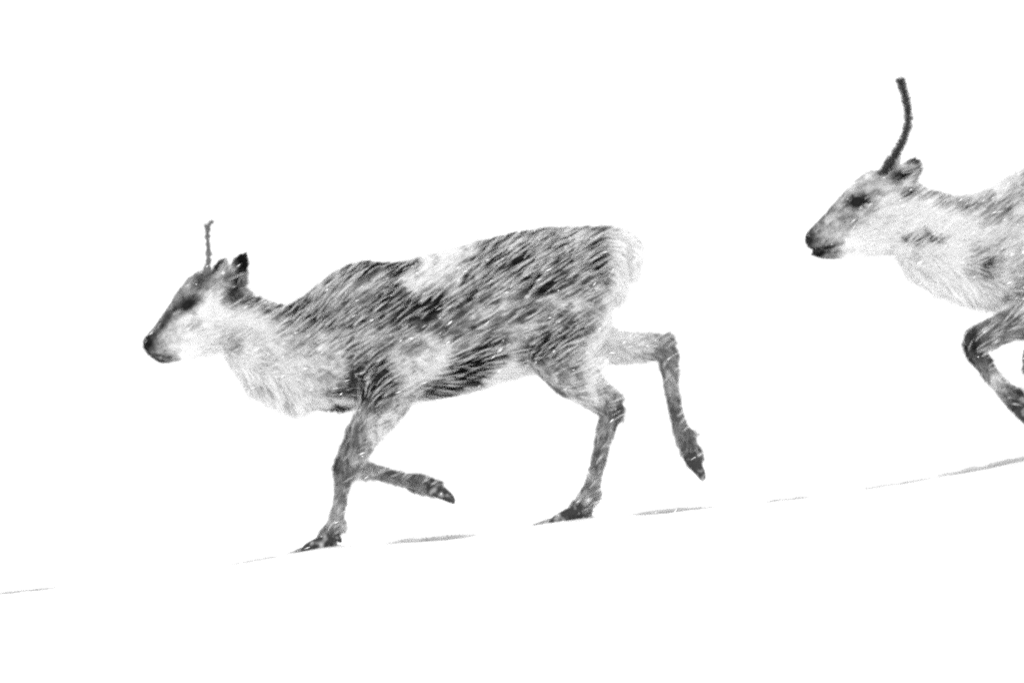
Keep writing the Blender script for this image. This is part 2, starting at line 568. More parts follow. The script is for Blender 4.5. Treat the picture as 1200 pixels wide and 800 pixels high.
# ---------------------------------------------------------------- reindeer, leading one
TONES1 = [
    (168, 408, 0.30), (175, 396, 0.38), (190, 375, 0.56), (205, 352, 0.60), (215, 335, 0.64), (236, 325, 0.56), (228, 338, 0.58), (232, 345, 0.66),
    (235, 390, 0.83), (210, 390, 0.78), (195, 402, 0.76), (190, 425, 0.60), (180, 414, 0.58), (225, 412, 0.93), (250, 400, 0.90), (250, 360, 0.93), (255, 345, 0.80),  
    (262, 325, 0.70), (278, 325, 0.55), (255, 310, 0.83), (262, 318, 0.70), (300, 345, 0.45), (318, 356, 0.38), (345, 370, 0.25), (335, 362, 0.25), (355, 372, 0.35),
    (260, 382, 0.90), (264, 394, 0.62), (290, 380, 0.82), (290, 400, 0.82), (320, 400, 0.80), (300, 440, 0.83), (340, 440, 0.86), (340, 475, 0.85), (300, 465, 0.85), (270, 430, 0.88), (370, 420, 0.76),
    (380, 440, 0.78), (370, 470, 0.90), (350, 395, 0.68), (360, 350, 0.70), (380, 340, 0.62), (330, 372, 0.60), (310, 365, 0.68),
    (395, 325, 0.50), (412, 313, 0.28), (430, 307, 0.22), (400, 345, 0.66), (420, 345, 0.58), (440, 330, 0.50), (400, 380, 0.48), (420, 400, 0.55), (440, 380, 0.50), (450, 362, 0.38), (460, 355, 0.32),
    (470, 372, 0.33), (490, 325, 0.80), (482, 340, 0.82), (500, 310, 0.76), (515, 305, 0.76), (540, 293, 0.72), (475, 313, 0.40), (458, 311, 0.25), (512, 335, 0.78), (495, 362, 0.32), (510, 350, 0.38), (528, 318, 0.65),
    (545, 320, 0.38), (480, 400, 0.60), (500, 420, 0.82), (500, 437, 0.87), (470, 430, 0.76), (540, 395, 0.60), (560, 388, 0.60), (520, 455, 0.26), (545, 432, 0.20), (566, 415, 0.22), (578, 405, 0.38), (500, 462, 0.42),
    (540, 466, 0.82), (580, 443, 0.87), (600, 432, 0.86), (620, 427, 0.80), (590, 390, 0.70), (602, 402, 0.76), (580, 368, 0.65), (560, 350, 0.55), (540, 360, 0.52), (520, 375, 0.50), (570, 325, 0.38),
    (560, 287, 0.36), (580, 302, 0.32), (600, 312, 0.32), (600, 280, 0.26), (630, 270, 0.16), (650, 266, 0.20), (640, 295, 0.32), (620, 330, 0.28), (625, 338, 0.22), (660, 300, 0.38), (680, 280, 0.48),
    (690, 272, 0.55), (690, 300, 0.28), (696, 312, 0.30), (660, 330, 0.50), (640, 352, 0.62), (662, 350, 0.62), (690, 330, 0.55), (600, 350, 0.50), (610, 375, 0.62), (704, 269, 0.60),
    (718, 282, 0.96), (732, 300, 0.94), (716, 310, 0.93), (712, 340, 0.90), (706, 362, 0.87), (735, 320, 0.90), (742, 300, 0.95), (722, 268, 0.90),
    (680, 362, 0.66), (690, 350, 0.62), (650, 382, 0.42), (660, 392, 0.44), (630, 400, 0.34), (616, 412, 0.40), (640, 412, 0.45), (672, 380, 0.55), (700, 390, 0.82), (690, 412, 0.76), (640, 427, 0.62),
    (660, 430, 0.62), (680, 450, 0.74), (700, 455, 0.80), (716, 458, 0.74), (712, 478, 0.46), (722, 470, 0.52), (704, 490, 0.60), (700, 520, 0.56), (695, 550, 0.60), (686, 580, 0.63), (682, 598, 0.48),
    (730, 400, 0.80), (750, 410, 0.80), (776, 398, 0.60), (770, 425, 0.58), (785, 440, 0.63), (790, 480, 0.54), (797, 510, 0.60), (810, 540, 0.54), (825, 555, 0.48),
    (392, 457, 0.50), (420, 455, 0.32), (440, 446, 0.30), (430, 462, 0.38), (395, 468, 0.93), (410, 470, 0.93), (425, 474, 0.85), (450, 465, 0.60), (472, 465, 0.76), (460, 482, 0.76),
    (430, 490, 0.58), (442, 502, 0.80), (418, 515, 0.58), (409, 530, 0.53), (425, 530, 0.73), (403, 548, 0.54), (400, 570, 0.66), (395, 600, 0.70), (388, 625, 0.54),
    (430, 550, 0.66), (460, 560, 0.60), (480, 567, 0.56), (500, 570, 0.60), (525, 575, 0.54)]
# dark and pale marks: x, y, radius along, radius across, angle, tone, strength
SPOTS1 = [(722, 300, 20, 42, 0, .99, 1.0), (697, 300, 7, 26, 5, .22, .7), (502, 322, 42, 16, 38, .99, .88), (540, 298, 22, 8, 30, .9, .6), (544, 434, 44, 13, 33, .12, .92), (640, 270, 62, 6, 4, .12, .75), (428, 309, 26, 6, 5, .15, .8),
          (342, 366, 34, 6, -22, .18, .8), (458, 362, 34, 16, 22, .32, .5), (640, 400, 34, 13, 30, .25, .55), (600, 310, 50, 20, 25, .28, .5), (187, 417, 12, 1.6, -12, .2, .7), (196, 374, 24, 4, 52, .3, .6), (430, 452, 26, 9, 10, .28, .6),
          (410, 345, 22, 10, 25, .75, .5), (312, 385, 30, 14, -20, .86, .5), (290, 352, 12, 5, -30, .45, .6), (640, 338, 24, 6, 20, .3, .6), (670, 320, 26, 4, 8, .3, .5), (660, 356, 22, 6, 0, .72, .6),
          (221, 357, 10, 6, 30, .06, .97), (234, 330, 10, 6, 50, .36, .5), (284, 309, 9, 13, 10, .08, .95), (275, 334, 14, 5, 65, .08, .95), (268, 349, 12, 9, 45, .3, .7), (253, 312, 13, 3.2, 58, .08, .95), (266, 326, 6, 5, 40, .3, .6),
          (172, 404, 9, 6, 50, .15, .7), (189, 425, 8, 4, -25, .3, .7), (398, 478, 22, 5.5, -3, .02, 1.0), (393, 466, 18, 4.5, -5, .97, .9), (392, 456, 16, 4, 5, .35, .6), (352, 372, 14, 7, -25, .2, .6), (264, 394, 8, 4, 40, .6, .5)]  # dark and pale bars low on the chest: fold shade painted into the hair
SPOTS2 = [(963, 291, 14, 1.8, 8, .12, .9), (963, 257, 24, 2.5, 48, .4, .5), (1003, 237, 12, 6, 8, .05, .95), (992, 240, 7, 4, 20, .35, .5), (990, 257, 9, 4, 20, .42, .6), (1003, 263, 8, 3, 10, .5, .5), (946, 282, 6, 5, 50, .15, .85), (958, 298, 11, 3, 12, .15, .9), (1067, 190, 10, 4.5, 0, .1, .92), (1053, 207, 11, 4.5, 15, .08, .92), (1071, 203, 4, 8, 0, .3, .7),
          (1059, 228, 10, 6, 25, .22, .8), (1056, 216, 8, 5, 0, .85, .7), (1062, 281, 13, 4, -30, .3, .8), (1088, 279, 17, 4, -8, .3, .75), (1076, 272, 10, 2.5, 0, .4, .7), (1175, 256, 3, 9, 0, .2, .8), (1170, 250, 12, 4, 0, .35, .5), (1143, 309, 2.2, 9, 5, .08, .95), (1150, 309, 2.2, 9, 5, .15, .9), (1160, 298, 2.5, 11, 5, .35, .7), (1100, 228, 26, 3.5, -18, .42, .7), (1140, 243, 26, 3.5, -6, .45, .7)]
# x, y, hair length (m), density, lift
LENS1 = [
    (170, 408, 0.0107, 2.4, 0.27), (190, 385, 0.0136, 2.2, 0.27), (205, 410, 0.0165, 2.2, 0.32), (220, 350, 0.0150, 2.2, 0.32), (240, 390, 0.0252, 1.9, 0.37), (240, 320, 0.0194, 2.0, 0.37), (270, 340, 0.0281, 1.8, 0.42),
    (258, 312, .014, 2.4, .4), (285, 312, .015, 2.4, .4), (255, 405, 0.0339, 1.6, 0.42), (300, 350, 0.0300, 1.3, 0.35), (345, 355, 0.0350, 1.2, 0.35), (300, 400, 0.0400, 1.2, 0.30), (340, 420, 0.0450, 1.2, 0.30), (300, 450, .07, 1.3, .45), (335, 470, .065, 1.3, .45),
    (372, 465, .04, 1.3, .35), (396, 472, .018, 1.8, .3), (400, 330, 0.0350, 1.2, 0.30), (450, 330, 0.0350, 1.2, 0.32), (450, 400, 0.0350, 1.2, 0.30), (500, 350, 0.0350, 1.2, 0.32), (550, 300, 0.0350, 1.2, 0.35), (550, 400, 0.0350, 1.2, 0.30), (540, 460, 0.0300, 1.2, 0.30),
    (600, 350, 0.0350, 1.2, 0.32), (650, 300, 0.0350, 1.2, 0.34), (620, 430, 0.0300, 1.2, 0.30), (650, 380, 0.0350, 1.2, 0.40), (700, 300, 0.0450, 1.2, 0.40), (725, 300, .065, 1.4, .55), (705, 360, 0.0400, 1.2, 0.35), (735, 320, .06, 1.5, .6),
    (440, 470, 0.0382, 1.5, 0.37), (430, 500, 0.0310, 1.7, 0.42), (410, 530, 0.0267, 2.0, 0.47), (403, 555, 0.0238, 2.2, 0.52), (396, 600, 0.0223, 2.2, 0.52), (387, 628, 0.0281, 2.2, 0.52), (450, 555, 0.0223, 2.2, 0.52), (500, 570, 0.0252, 2.2, 0.52),
    (665, 425, 0.0382, 1.5, 0.40), (690, 455, 0.0310, 1.8, 0.42), (715, 470, 0.0252, 2.0, 0.47), (705, 510, 0.0238, 2.2, 0.52), (690, 570, 0.0238, 2.2, 0.52), (682, 598, 0.0310, 2.2, 0.52),
    (720, 400, 0.0382, 1.6, 0.42), (760, 408, 0.0281, 1.9, 0.47), (782, 420, 0.0238, 2.1, 0.52), (792, 470, 0.0223, 2.2, 0.52), (800, 515, 0.0252, 2.2, 0.52), (820, 550, 0.0281, 2.2, 0.52)]


def dvec(pts):
    return [(x, y, math.cos(math.radians(a)), math.sin(math.radians(a))) for x, y, a in pts]


DIRS1 = dvec([
    (170, 405, 40), (200, 380, 40), (215, 410, 25), (230, 340, 38), (250, 390, 10), (255, 312, 62), (285, 312, 60), (270, 345, -10), (300, 355, -15), (345, 360, 15), (300, 395, -10), (330, 420, -25), (290, 440, -60), (330, 470, -85), (370, 470, -70),
    (375, 400, 10), (400, 340, 28), (450, 320, 32), (440, 400, 22), (500, 330, 38), (500, 400, 22), (560, 300, 30), (560, 390, 18), (540, 450, -10), (620, 290, 20), (620, 360, 22), (610, 430, -30), (670, 290, 8), (660, 340, 5), (690, 330, -20), (650, 390, -45),
    (680, 380, -40), (720, 290, -30), (735, 310, -45), (708, 350, -75), (440, 460, -60), (430, 500, -110), (408, 535, -110), (400, 570, -100), (390, 620, -110), (450, 556, -20), (510, 572, -20),
    (660, 430, -50), (690, 455, -40), (715, 475, -100), (700, 530, -105), (685, 590, -115), (725, 405, -15), (765, 408, -15), (785, 440, -75), (795, 490, -75), (815, 540, -55)])
AMP1 = [(200, 380, 0.28), (220, 400, .22), (250, 380, 0.16), (270, 330, 0.20), (300, 400, .2), (330, 460, .34), (340, 360, 0.34), (420, 330, 0.46), (430, 400, 0.41), (500, 330, 0.57), (500, 360, 0.57), (480, 420, 0.25), (560, 300, 0.57), (600, 340, 0.57), (650, 290, 0.57), (660, 340, 0.52),
        (540, 430, 0.34), (600, 430, 0.20), (650, 390, 0.57), (690, 380, 0.34), (720, 300, 0.08), (715, 350, 0.10), (420, 500, 0.34), (400, 590, 0.25), (480, 565, 0.25), (700, 470, 0.34), (690, 560, 0.25), (770, 410, 0.25), (800, 510, 0.25)]

HEAD1 = [  # top x,y  bottom x,y  y  half width
    (168, 404, 174, 414, 0, .020), (169, 398, 181, 420, 0, .036), (174, 391, 191, 425, 0, .043), (185, 377, 206, 423, 0, .045), (198, 358, 224, 420, 0, .052), (209, 341, 243, 416, 0, .068),
    (223, 325, 259, 411, 0, .078), (243, 317, 277, 404, 0, .078), (263, 322, 288, 400, 0, .07), (282, 335, 300, 400, 0, .06), (300, 355, 312, 400, 0, .05)]
TORSO1 = [
    (252, 362, 252, 398, 0, .04), (265, 348, 262, 416, 0, .065), (285, 345, 280, 438, 0, .08), (310, 352, 306, 458, 0, .095), (335, 358, 335, 470, 0, .11), (360, 345, 362, 474, 0, .125), (382, 327, 384, 478, 0, .135),
    (402, 315, 404, 478, 0, .145), (425, 308, 427, 470, 0, .155), (452, 309, 452, 464, 0, .165), (480, 306, 480, 466, 0, .175), (510, 298, 510, 466, 0, .185), (540, 289, 540, 461, 0, .19), (570, 282, 570, 453, 0, .19),
    (600, 275, 600, 443, 0, .187), (630, 270, 630, 435, 0, .18), (660, 268, 660, 426, 0, .17), (685, 268, 685, 410, 0, .15), (704, 270, 704, 388, 0, .12), (719, 277, 716, 350, 0, .085), (727, 288, 724, 325, 0, .045)]
LEGS1 = {
    "fore_near": [(440, 410, 42, -.11, .06), (456, 445, 34, -.12, .06), (446, 476, 25, -.115, .055), (430, 504, 19, -.11, .045), (413, 533, 14, -.105, .034), (405, 550, 12, -.1, .03), (402, 568, 7.5, -.1, .021), (398, 592, 6.5, -.1, .018), (394, 612, 8, -.1, .026), (388, 624, 8.5, -.1, .026), (384, 634, 9, -.1, .028)],
    "fore_far": [(435, 410, 42, .11, .06), (450, 445, 33, .12, .06), (443, 476, 23, .115, .05), (428, 506, 17, .11, .042), (413, 530, 13, .105, .034), (413, 544, 12, .105, .03), (428, 550, 8.5, .105, .023), (455, 558, 7, .105, .019), (476, 564, 7.5, .105, .022), (491, 568, 10, .105, .027), (503, 571, 9, .105, .027), (514, 574, 8.5, .105, .027)],
    "hind_near": [(668, 340, 48, -.09, .07), (652, 392, 46, -.11, .075), (664, 428, 32, -.12, .06), (684, 450, 23, -.115, .045), (705, 467, 15.5, -.11, .034), (716, 478, 13, -.105, .03), (711, 497, 10, -.1, .026), (705, 522, 7.5, -.1, .02), (698, 552, 6.8, -.1, .019), (691, 576, 8.2, -.1, .027), (684, 590, 9, -.1, .027), (676, 600, 9, -.1, .028)],
    "hind_far": [(665, 345, 46, .09, .07), (690, 390, 34, .11, .075), (715, 404, 21, .12, .055), (744, 407, 16.5, .115, .04), (768, 406, 14, .11, .033), (780, 412, 12.5, .11, .03), (785, 432, 9.5, .105, .025), (789, 460, 7, .105, .019), (795, 490, 6.8, .105, .019), (802, 512, 8, .105, .026), (809, 526, 9.5, .105, .027), (816, 540, 9, .105, .028)],
}


def hoof(px, py, y, tilt, size, parent, left=True):
    """A cloven hoof: two blunt toes side by side and the two dewclaws behind. tilt: turn in the elevation (deg)."""
    R = roty(tilt)
    org = np.array(W(px, py, y))
    mx = -1.0 if left else 1.0

    def put(p):
        p = np.array([p[0] * mx, p[1], p[2]]) * size
        return tuple(R @ p + org)

    V = []; F = []
    n = 14
    # x, sole z, height, half width
    prof = [(-0.034, -0.016, 0.030, 0.010), (-0.028, -0.030, 0.050, 0.017), (-0.005, -0.034, 0.058, 0.021), (0.022, -0.035, 0.052, 0.022), (0.046, -0.035, 0.044, 0.022), (0.064, -0.035, 0.036, 0.020), (0.075, -0.034, 0.027, 0.014), (0.081, -0.030, 0.014, 0.007)]
    for sgn in (-1, 1):
        base = len(V)
        for i, (lx, lz, ht, hw) in enumerate(prof):
            yc = sgn * (0.021 + 0.007 * math.sin(math.pi * i / 7) - 0.004 * (i > 5))
            for k in range(n):
                t = 2 * math.pi * k / n
                c_, s_ = math.cos(t), math.sin(t)
                zz = lz + ht * (0.5 + 0.5 * math.copysign(abs(s_) ** 0.7, s_))
                V.append(put((lx - 0.012 * (zz - lz) / 0.05, yc + hw * math.copysign(abs(c_) ** 0.8, c_) * (1 - 0.22 * max(0, s_)), zz)))
        for i in range(len(prof) - 1):
            for k in range(n):
                a = base + i * n + k; b2 = base + i * n + (k + 1) % n
                F.append((a, b2, b2 + n, a + n))
        F.append(tuple(base + k for k in reversed(range(n)))); F.append(tuple(base + (len(prof) - 1) * n + k for k in range(n)))
    h = link_mesh("hoof", V, F, M_HOOF, parent)
    for sgn in (-1, 1):
        V = []; F = []
        n = 8
        for lx, lz, r_ in [(-0.030, 0.026, 0.010), (-0.044, 0.014, 0.012), (-0.054, -0.002, 0.010), (-0.058, -0.014, 0.004)]:
            for k in range(n):
                t = 2 * math.pi * k / n
                V.append(put((lx + r_ * math.sin(t), sgn * 0.024 + r_ * math.cos(t), lz)))
        for i in range(3):
            for k in range(n):
                a = i * n + k; b2 = i * n + (k + 1) % n
                F.append((a, b2, b2 + n, a + n))
        F.append(tuple(range(n))); F.append(tuple(len(V) - n + k for k in range(n)))
        link_mesh("dewclaw", V, F, M_HOOF, h)
    return h


def antler(st, parent, tine=None, fuzz=900, seed=5, mat=None, pale=0.0, pile=1.0):
    st = catmull(st, 8)
    g = np.random.default_rng(seed)
    n = 12
    V = []; F = []; roots = []; nrm = []

    def tube(path):
        base = len(V)
        for i, (x, y, yc, r_) in enumerate(path):
            a = path[max(i - 1, 0)]; b2 = path[min(i + 1, len(path) - 1)]
            t = np.array(W(b2[0], b2[1], b2[2])) - np.array(W(a[0], a[1], a[2])); t /= np.linalg.norm(t)
            u = np.cross(t, [0, 1, 0]); u /= np.linalg.norm(u); w_ = np.cross(t, u)
            c = np.array(W(x, y, yc))
            for k in range(n):
                q = 2 * math.pi * k / n
                rr = r_ * S * (1 + 0.2 * (g.random() - 0.5) + 0.14 * math.sin(i * 1.3 + k) + 0.22 * math.sin(i * 0.9 + 1.7 * math.sin(i * 0.37)))
                d = u * math.cos(q) + w_ * math.sin(q)
                V.append(tuple(c + d * rr)); roots.append((c + d * rr, d, t))
        for i in range(len(path) - 1):
            for k in range(n):
                a = base + i * n + k; b2 = base + i * n + (k + 1) % n
                F.append((a, b2, b2 + n, a + n))
        F.append(tuple(base + k for k in reversed(range(n)))); F.append(tuple(base + (len(path) - 1) * n + k for k in range(n)))

    tube(st)
    if tine is not None:
        tube(catmull(tine, 6))
    o = link_mesh("antler", V, F, mat or M_VELVET, parent)
    # short velvet pile
    fv = []; fq = []; ft = []; tn = []
    for i in range(fuzz):
        p, d, t = roots[g.integers(len(roots))]
        p = p + t * g.normal(0, 0.004)
        d = d + t * g.normal(0.3, 0.3); d /= np.linalg.norm(d)
        sd_ = np.cross(d, g.normal(0, 1, 3)); sd_ /= np.linalg.norm(sd_)
        L = (0.004 + 0.006 * g.random()) * pile; k = len(fv)
        fv += [p - sd_ * 0.0009, p + sd_ * 0.0009, p + d * L * .5 - sd_ * .0007, p + d * L * .5 + sd_ * .0007, p + d * L]
        fq.append((k, k + 1, k + 3, k + 2)); ft.append((k + 2, k + 3, k + 4))
        tn += [0.03 + pale + 0.45 * g.random() ** 2.5] * 5
    fur_object("velvet", np.array(fv), np.array(fq), np.array(ft), np.array(tn), o)
    return o


def eye(px, py, yside, R_, tilt, parent):
    s_ = -1 if yside < 0 else 1
    v, f = ellipsoid(W(px, py, yside), (0.0165 * R_, 0.011 * R_, 0.0135 * R_), roty(tilt))
    e = link_mesh("eye", v, f, M_EYE, parent)
    # rim of dark lid skin
    V = []; F = []; n = 24; m_ = 8
    Rm = roty(tilt)
    for i in range(n):
        a = 2 * math.pi * i / n
        for k in range(m_):
            q = 2 * math.pi * k / m_
            rr = 0.0035 * R_
            p = np.array([(0.0175 * R_ + rr * math.cos(q)) * math.cos(a), s_ * 0.004 + rr * math.sin(q), (0.0125 * R_ + rr * math.cos(q)) * math.sin(a)])
            V.append(tuple(Rm @ p + np.array(W(px, py, yside))))
    for i in range(n):
        for k in range(m_):
            F.append((i * m_ + k, i * m_ + (k + 1) % m_, ((i + 1) % n) * m_ + (k + 1) % m_, ((i + 1) % n) * m_ + k))
    link_mesh("eyelid", V, F, M_SKIN, e)
    return e


def lens_part(name, px, py, y, r, tilt, parent, mat):
    v, f = ellipsoid(W(px, py, y), r, roty(tilt), 12, 8)
    return link_mesh(name, v, f, mat, parent)


def build_body(shell, tones, root, voxel=0.006):
    me = shell.fuse(voxel)
    me.name = "body"
    n = len(me.vertices)
    co = np.empty(n * 3, np.float32); me.vertices.foreach_get("co", co); co = co.reshape(-1, 3).astype(float)
    no = np.empty(n * 3, np.float32); me.vertex_normals.foreach_get("vector", no); no = no.reshape(-1, 3).astype(float)
    me.calc_loop_triangles()
    tr = np.empty(len(me.loop_triangles) * 3, np.int32); me.loop_triangles.foreach_get("vertices", tr); tr = tr.reshape(-1, 3)
    me.materials.clear(); me.materials.append(M_HIDE)
    me.polygons.foreach_set("use_smooth", [True] * len(me.polygons))
    x, y = co[:, 0] / S + 600, ZG - co[:, 2] / S
    set_tone(me, to_albedo(coat_tone(x, y, tones)))
    o = bpy.data.objects.new("body", me); col.objects.link(o)
    attach(o, root)
    return o, co, no, tr


def thing(name, label, cat, loc, group=None):
    o = bpy.data.objects.new(name, None); col.objects.link(o)
    o.empty_display_size = 0.2
    o.location = loc
    o["label"] = label; o["category"] = cat
    if group:
        o["group"] = group
    return o


def lead_reindeer():
    root = thing("reindeer", "dark-backed reindeer with thin spike antler and white rump, whole body in view, trotting ahead", "reindeer", W(525, 626), "reindeer running down the snow slope")
    sh = Shell()
    sh.spine(TORSO1, 4, 28, 0.10)
    sh.spine(HEAD1, 4, 20, 0.0, 0.9)
    # point of each hock, front of each knee, fetlock knobs
    for st in ([(708, 474, 9, -.105, .026), (719, 466, 7.5, -.105, .022), (727, 461, 4, -.105, .014)], [(772, 408, 9, .11, .026), (781, 400, 8, .11, .022), (787, 394.5, 4, .11, .014)],
               [(409, 536, 9, -.1, .026), (403, 544, 8, -.1, .024), (402, 553, 5, -.1, .016)], [(398, 606, 5, -.1, .018), (401, 614, 5.5, -.1, .02), (400, 620, 3, -.1, .012)], [(694, 570, 5, -.1, .018), (698, 577, 6, -.1, .02), (697, 584, 3, -.1, .012)],
               [(803, 505, 5, .105, .018), (809, 511, 6, .105, .02), (813, 519, 3, .105, .012)]):
        sh.limb(st, 4, 12)
    for k in LEGS1:
        sh.limb(LEGS1[k])
    sh.ear((270, 344), (288, 297), 0.034, -0.060, -0.088)
    sh.ear((252, 336), (262, 303), 0.031, 0.050, 0.075)
    # tail
    sh.limb([(700, 276, 9, 0, .03), (716, 279, 9, 0, .032), (731, 288, 10, 0, .032), (737, 303, 8, 0, .024), (737, 316, 3, 0, .008)])
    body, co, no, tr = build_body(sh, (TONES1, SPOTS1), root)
    eyes = [(220.5, 357.5, 6.0)]
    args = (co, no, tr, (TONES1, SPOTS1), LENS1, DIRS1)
    mane = lambda x, y: ((x < 392) & (x > 262) & (y > 415)).astype(float)
    rump = lambda x, y: ((x > 703 + 0.0 * y) & (y < 345)).astype(float)
    rest = lambda x, y: (1 - np.maximum(mane(x, y), rump(x, y)))
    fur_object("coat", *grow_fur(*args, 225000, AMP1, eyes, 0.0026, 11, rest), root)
    fur_object("throat_mane", *grow_fur(*args, 22000, AMP1, eyes, 0.0028, 12, mane, snow_streak=0.03), root)
    fur_object("rump_patch", *grow_fur(*args, 16000, AMP1, eyes, 0.0028, 13, rump, snow_streak=0.0), root)
    eye(220.5, 357.5, -0.062, 1.0, 35, root)
    eye(220.5, 357.5, 0.062, 1.0, 35, root)
    for s_ in (-1, 1):
        lens_part("nostril", 173.5, 405, 0.027 * s_, (0.010, 0.008, 0.0055), 50, root, M_SKIN)
    lens_part("lower_lip", 184, 421, 0, (0.020, 0.030, 0.006), -30, root, M_SKIN)
    antler([(240, 326, -.035, 4.5), (243, 317, -.04, 3.8), (245, 306, -.045, 3.0), (245, 290, -.05, 2.7), (244, 275, -.055, 2.6), (246, 264, -.055, 2.2), (251, 259, -.055, 1.0)], root,
           [(245.5, 272, -.055, 2.2), (243, 267, -.06, 1.8), (242, 263, -.062, 0.9)], 700, 5, M_VELVET_PALE, 0.15)
    hoof(380, 632, -.1, 7, 1.0, root)
    hoof(670, 599, -.1, 9, 1.05, root)
    hoof(512, 572, .105, -22, 0.95, root, False)
    hoof(815, 539, .105, -48, 0.95, root, False)
    return root


# ---------------------------------------------------------------- reindeer, following one (most of it runs on past the right edge)
K = 1.12


def map2(x, y):
    return 1122 + (x - 330) * K, 228 + (y - 352) * K


def follow_reindeer():
    root = thing("reindeer", "pale reindeer with one long curved dark antler, cut off by the right edge", "reindeer", W(1430, 506), "reindeer running down the snow slope")
    keep = [t for t in TONES1 if t[0] > 470 and t[1] < 470]
    tones = [(*map2(x, y), v) for x, y, v in keep if not (470 < x < 520)] + [
        (945, 284, 0.32), (950, 270, 0.60), (965, 258, 0.68), (975, 245, 0.70), (990, 225, 0.76), (1010, 210, 0.82), (1025, 201, 0.76), (1012, 236, 0.51), (1003, 228, 0.71), 
        (975, 275, 0.70), (965, 288, 0.70), (970, 297, 0.43), (985, 295, 0.93), (1020, 285, 0.93), (1020, 255, 0.78), (1032, 242, 0.88), (1045, 222, 0.80), (1056, 194, 0.83), (1062, 205, 0.68), 
        (1040, 200, 0.56), (1078, 250, 0.96), (1080, 216, 0.70), (1100, 230, 0.68), (1120, 240, 0.63), (1130, 233, 0.76), (1150, 244, 0.66), (1082, 300, 0.84), (1045, 295, 0.83), (1100, 320, 0.93),
        (1070, 322, 0.84), (1140, 345, 0.95), (1110, 292, 0.94), (1110, 260, 0.92), (1130, 270, 0.88), (1141, 300, 0.68), (1160, 300, 0.78), (1153, 318, 0.80), (1190, 322, 0.76), (1200, 335, 0.60), (1190, 272, 0.78), (1195, 212, 0.56),
        (1200, 202, 0.36), (1180, 216, 0.74), (1160, 225, 0.78), (1180, 340, 0.83), (1215, 220, 0.45), (1220, 280, 0.62), (1230, 330, 0.60),
        (1180, 380, 0.58), (1160, 386, 0.62), (1138, 393, 0.40), (1137, 410, 0.40), (1150, 428, 0.60), (1165, 447, 0.74), (1180, 460, 0.52), (1190, 470, 0.38), (1215, 378, 0.55), (1200, 355, 0.70),
        (1230, 480, 0.30), (1400, 480, 0.40), (1480, 470, 0.40), (1440, 420, 0.50)]
    lens = [(*map2(x, y), L * 1.05, d, l) for x, y, L, d, l in LENS1 if x > 380 and y < 465] + [
        (945, 284, 0.0107, 2.4, 0.27), (965, 262, 0.0136, 2.2, 0.27), (975, 288, 0.0165, 2.2, 0.32), (1000, 230, 0.0150, 2.2, 0.32), (1020, 270, 0.0252, 1.9, 0.37), (1020, 202, 0.0194, 2.0, 0.37), (1055, 220, 0.0310, 1.7, 0.42), (1058, 198, 0.0180, 2.2, 0.47), (1070, 190, 0.0180, 2.2, 0.47),
        (1080, 250, 0.0350, 1.2, 0.30), (1100, 225, 0.0320, 1.2, 0.35), (1120, 290, 0.0400, 1.2, 0.30), (1090, 330, 0.0500, 1.2, 0.35), (1140, 345, 0.0550, 1.2, 0.35), (1180, 340, 0.0450, 1.2, 0.30),
        (1190, 380, 0.0339, 1.6, 0.42), (1150, 392, 0.0281, 2, 0.47), (1138, 405, 0.0267, 2.0, 0.52), (1160, 440, 0.0252, 2.1, 0.52), (1185, 468, 0.0281, 2.1, 0.52), (1390, 470, 0.0252, 2, 0.52), (1480, 460, 0.0252, 2, 0.52), (1430, 400, 0.0310, 1.6, 0.42), (1500, 400, 0.0310, 1.6, 0.42)]
    dirs = [(*map2(x, y), a, b2) for x, y, a, b2 in DIRS1 if x > 440 and y < 440] + dvec([
        (945, 283, 40), (975, 260, 40), (990, 290, 20), (1005, 220, 38), (1025, 260, 15), (1058, 198, 60), (1050, 225, -10), (1080, 225, -18), (1100, 260, -5), (1130, 230, 10), (1090, 300, -30), (1100, 335, -55), (1140, 350, -60), (1150, 290, 5),
        (1180, 250, 60), (1180, 210, 35), (1185, 310, 70), (1215, 250, 40), (1200, 380, -160), (1150, 390, -150), (1138, 405, -95), (1160, 440, -50), (1190, 470, -40), (1390, 470, -100), (1480, 470, -100)])
    amp = [(*map2(x, y), a) for x, y, a in AMP1 if x > 430 and y < 450] + [(980, 260, .3), (1020, 250, .22), (1060, 210, .2), (1090, 260, .18), (1110, 320, .14), (1130, 235, .22), (1175, 250, .3), (1190, 310, .3), (1150, 310, .25), (1160, 400, .25), (1190, 470, .3)]
    head = [(943, 282, 951, 291, 0, .020), (945, 275, 960, 296, 0, .038), (952, 266, 972, 299, 0, .046), (966, 251, 992, 300, 0, .050), (982, 233, 1012, 301, 0, .060), (998, 216, 1032, 299, 0, .078), (1015, 204, 1050, 296, 0, .088), (1036, 200, 1066, 292, 0, .088),
            (1056, 206, 1078, 288, 0, .08), (1076, 217, 1094, 285, 0, .068), (1096, 232, 1106, 280, 0, .05)]
    jaw = [(950, 297, 957, 301, 0, .018), (956, 294, 964, 302.5, 0, .026), (968, 292, 974, 303, 0, .030), (990, 290, 992, 302, 0, .034)]
    tor = [(1040, 240, 1036, 288, 0, .045), (1052, 226, 1050, 302, 0, .07), (1070, 220, 1066, 325, 0, .085), (1095, 225, 1092, 340, 0, .105), (1122, 231, 1122, 350, 0, .12), (1150, 225, 1150, 354, 0, .135), (1177, 212, 1178, 355, 0, .15), (1204, 198, 1204, 357, 0, .162), (1232, 187, 1232, 356, 0, .174)]
    for st in TORSO1[10:]:
        a = map2(st[0], st[1]); b2 = map2(st[2], st[3])
        tor.append((a[0], a[1], b2[0], b2[1], 0, st[5] * K))
    sh = Shell()
    sh.spine(tor, 4, 28, 0.10)
    sh.spine(head, 4, 20, 0.0, 0.9)
    sh.spine(jaw, 4, 14)
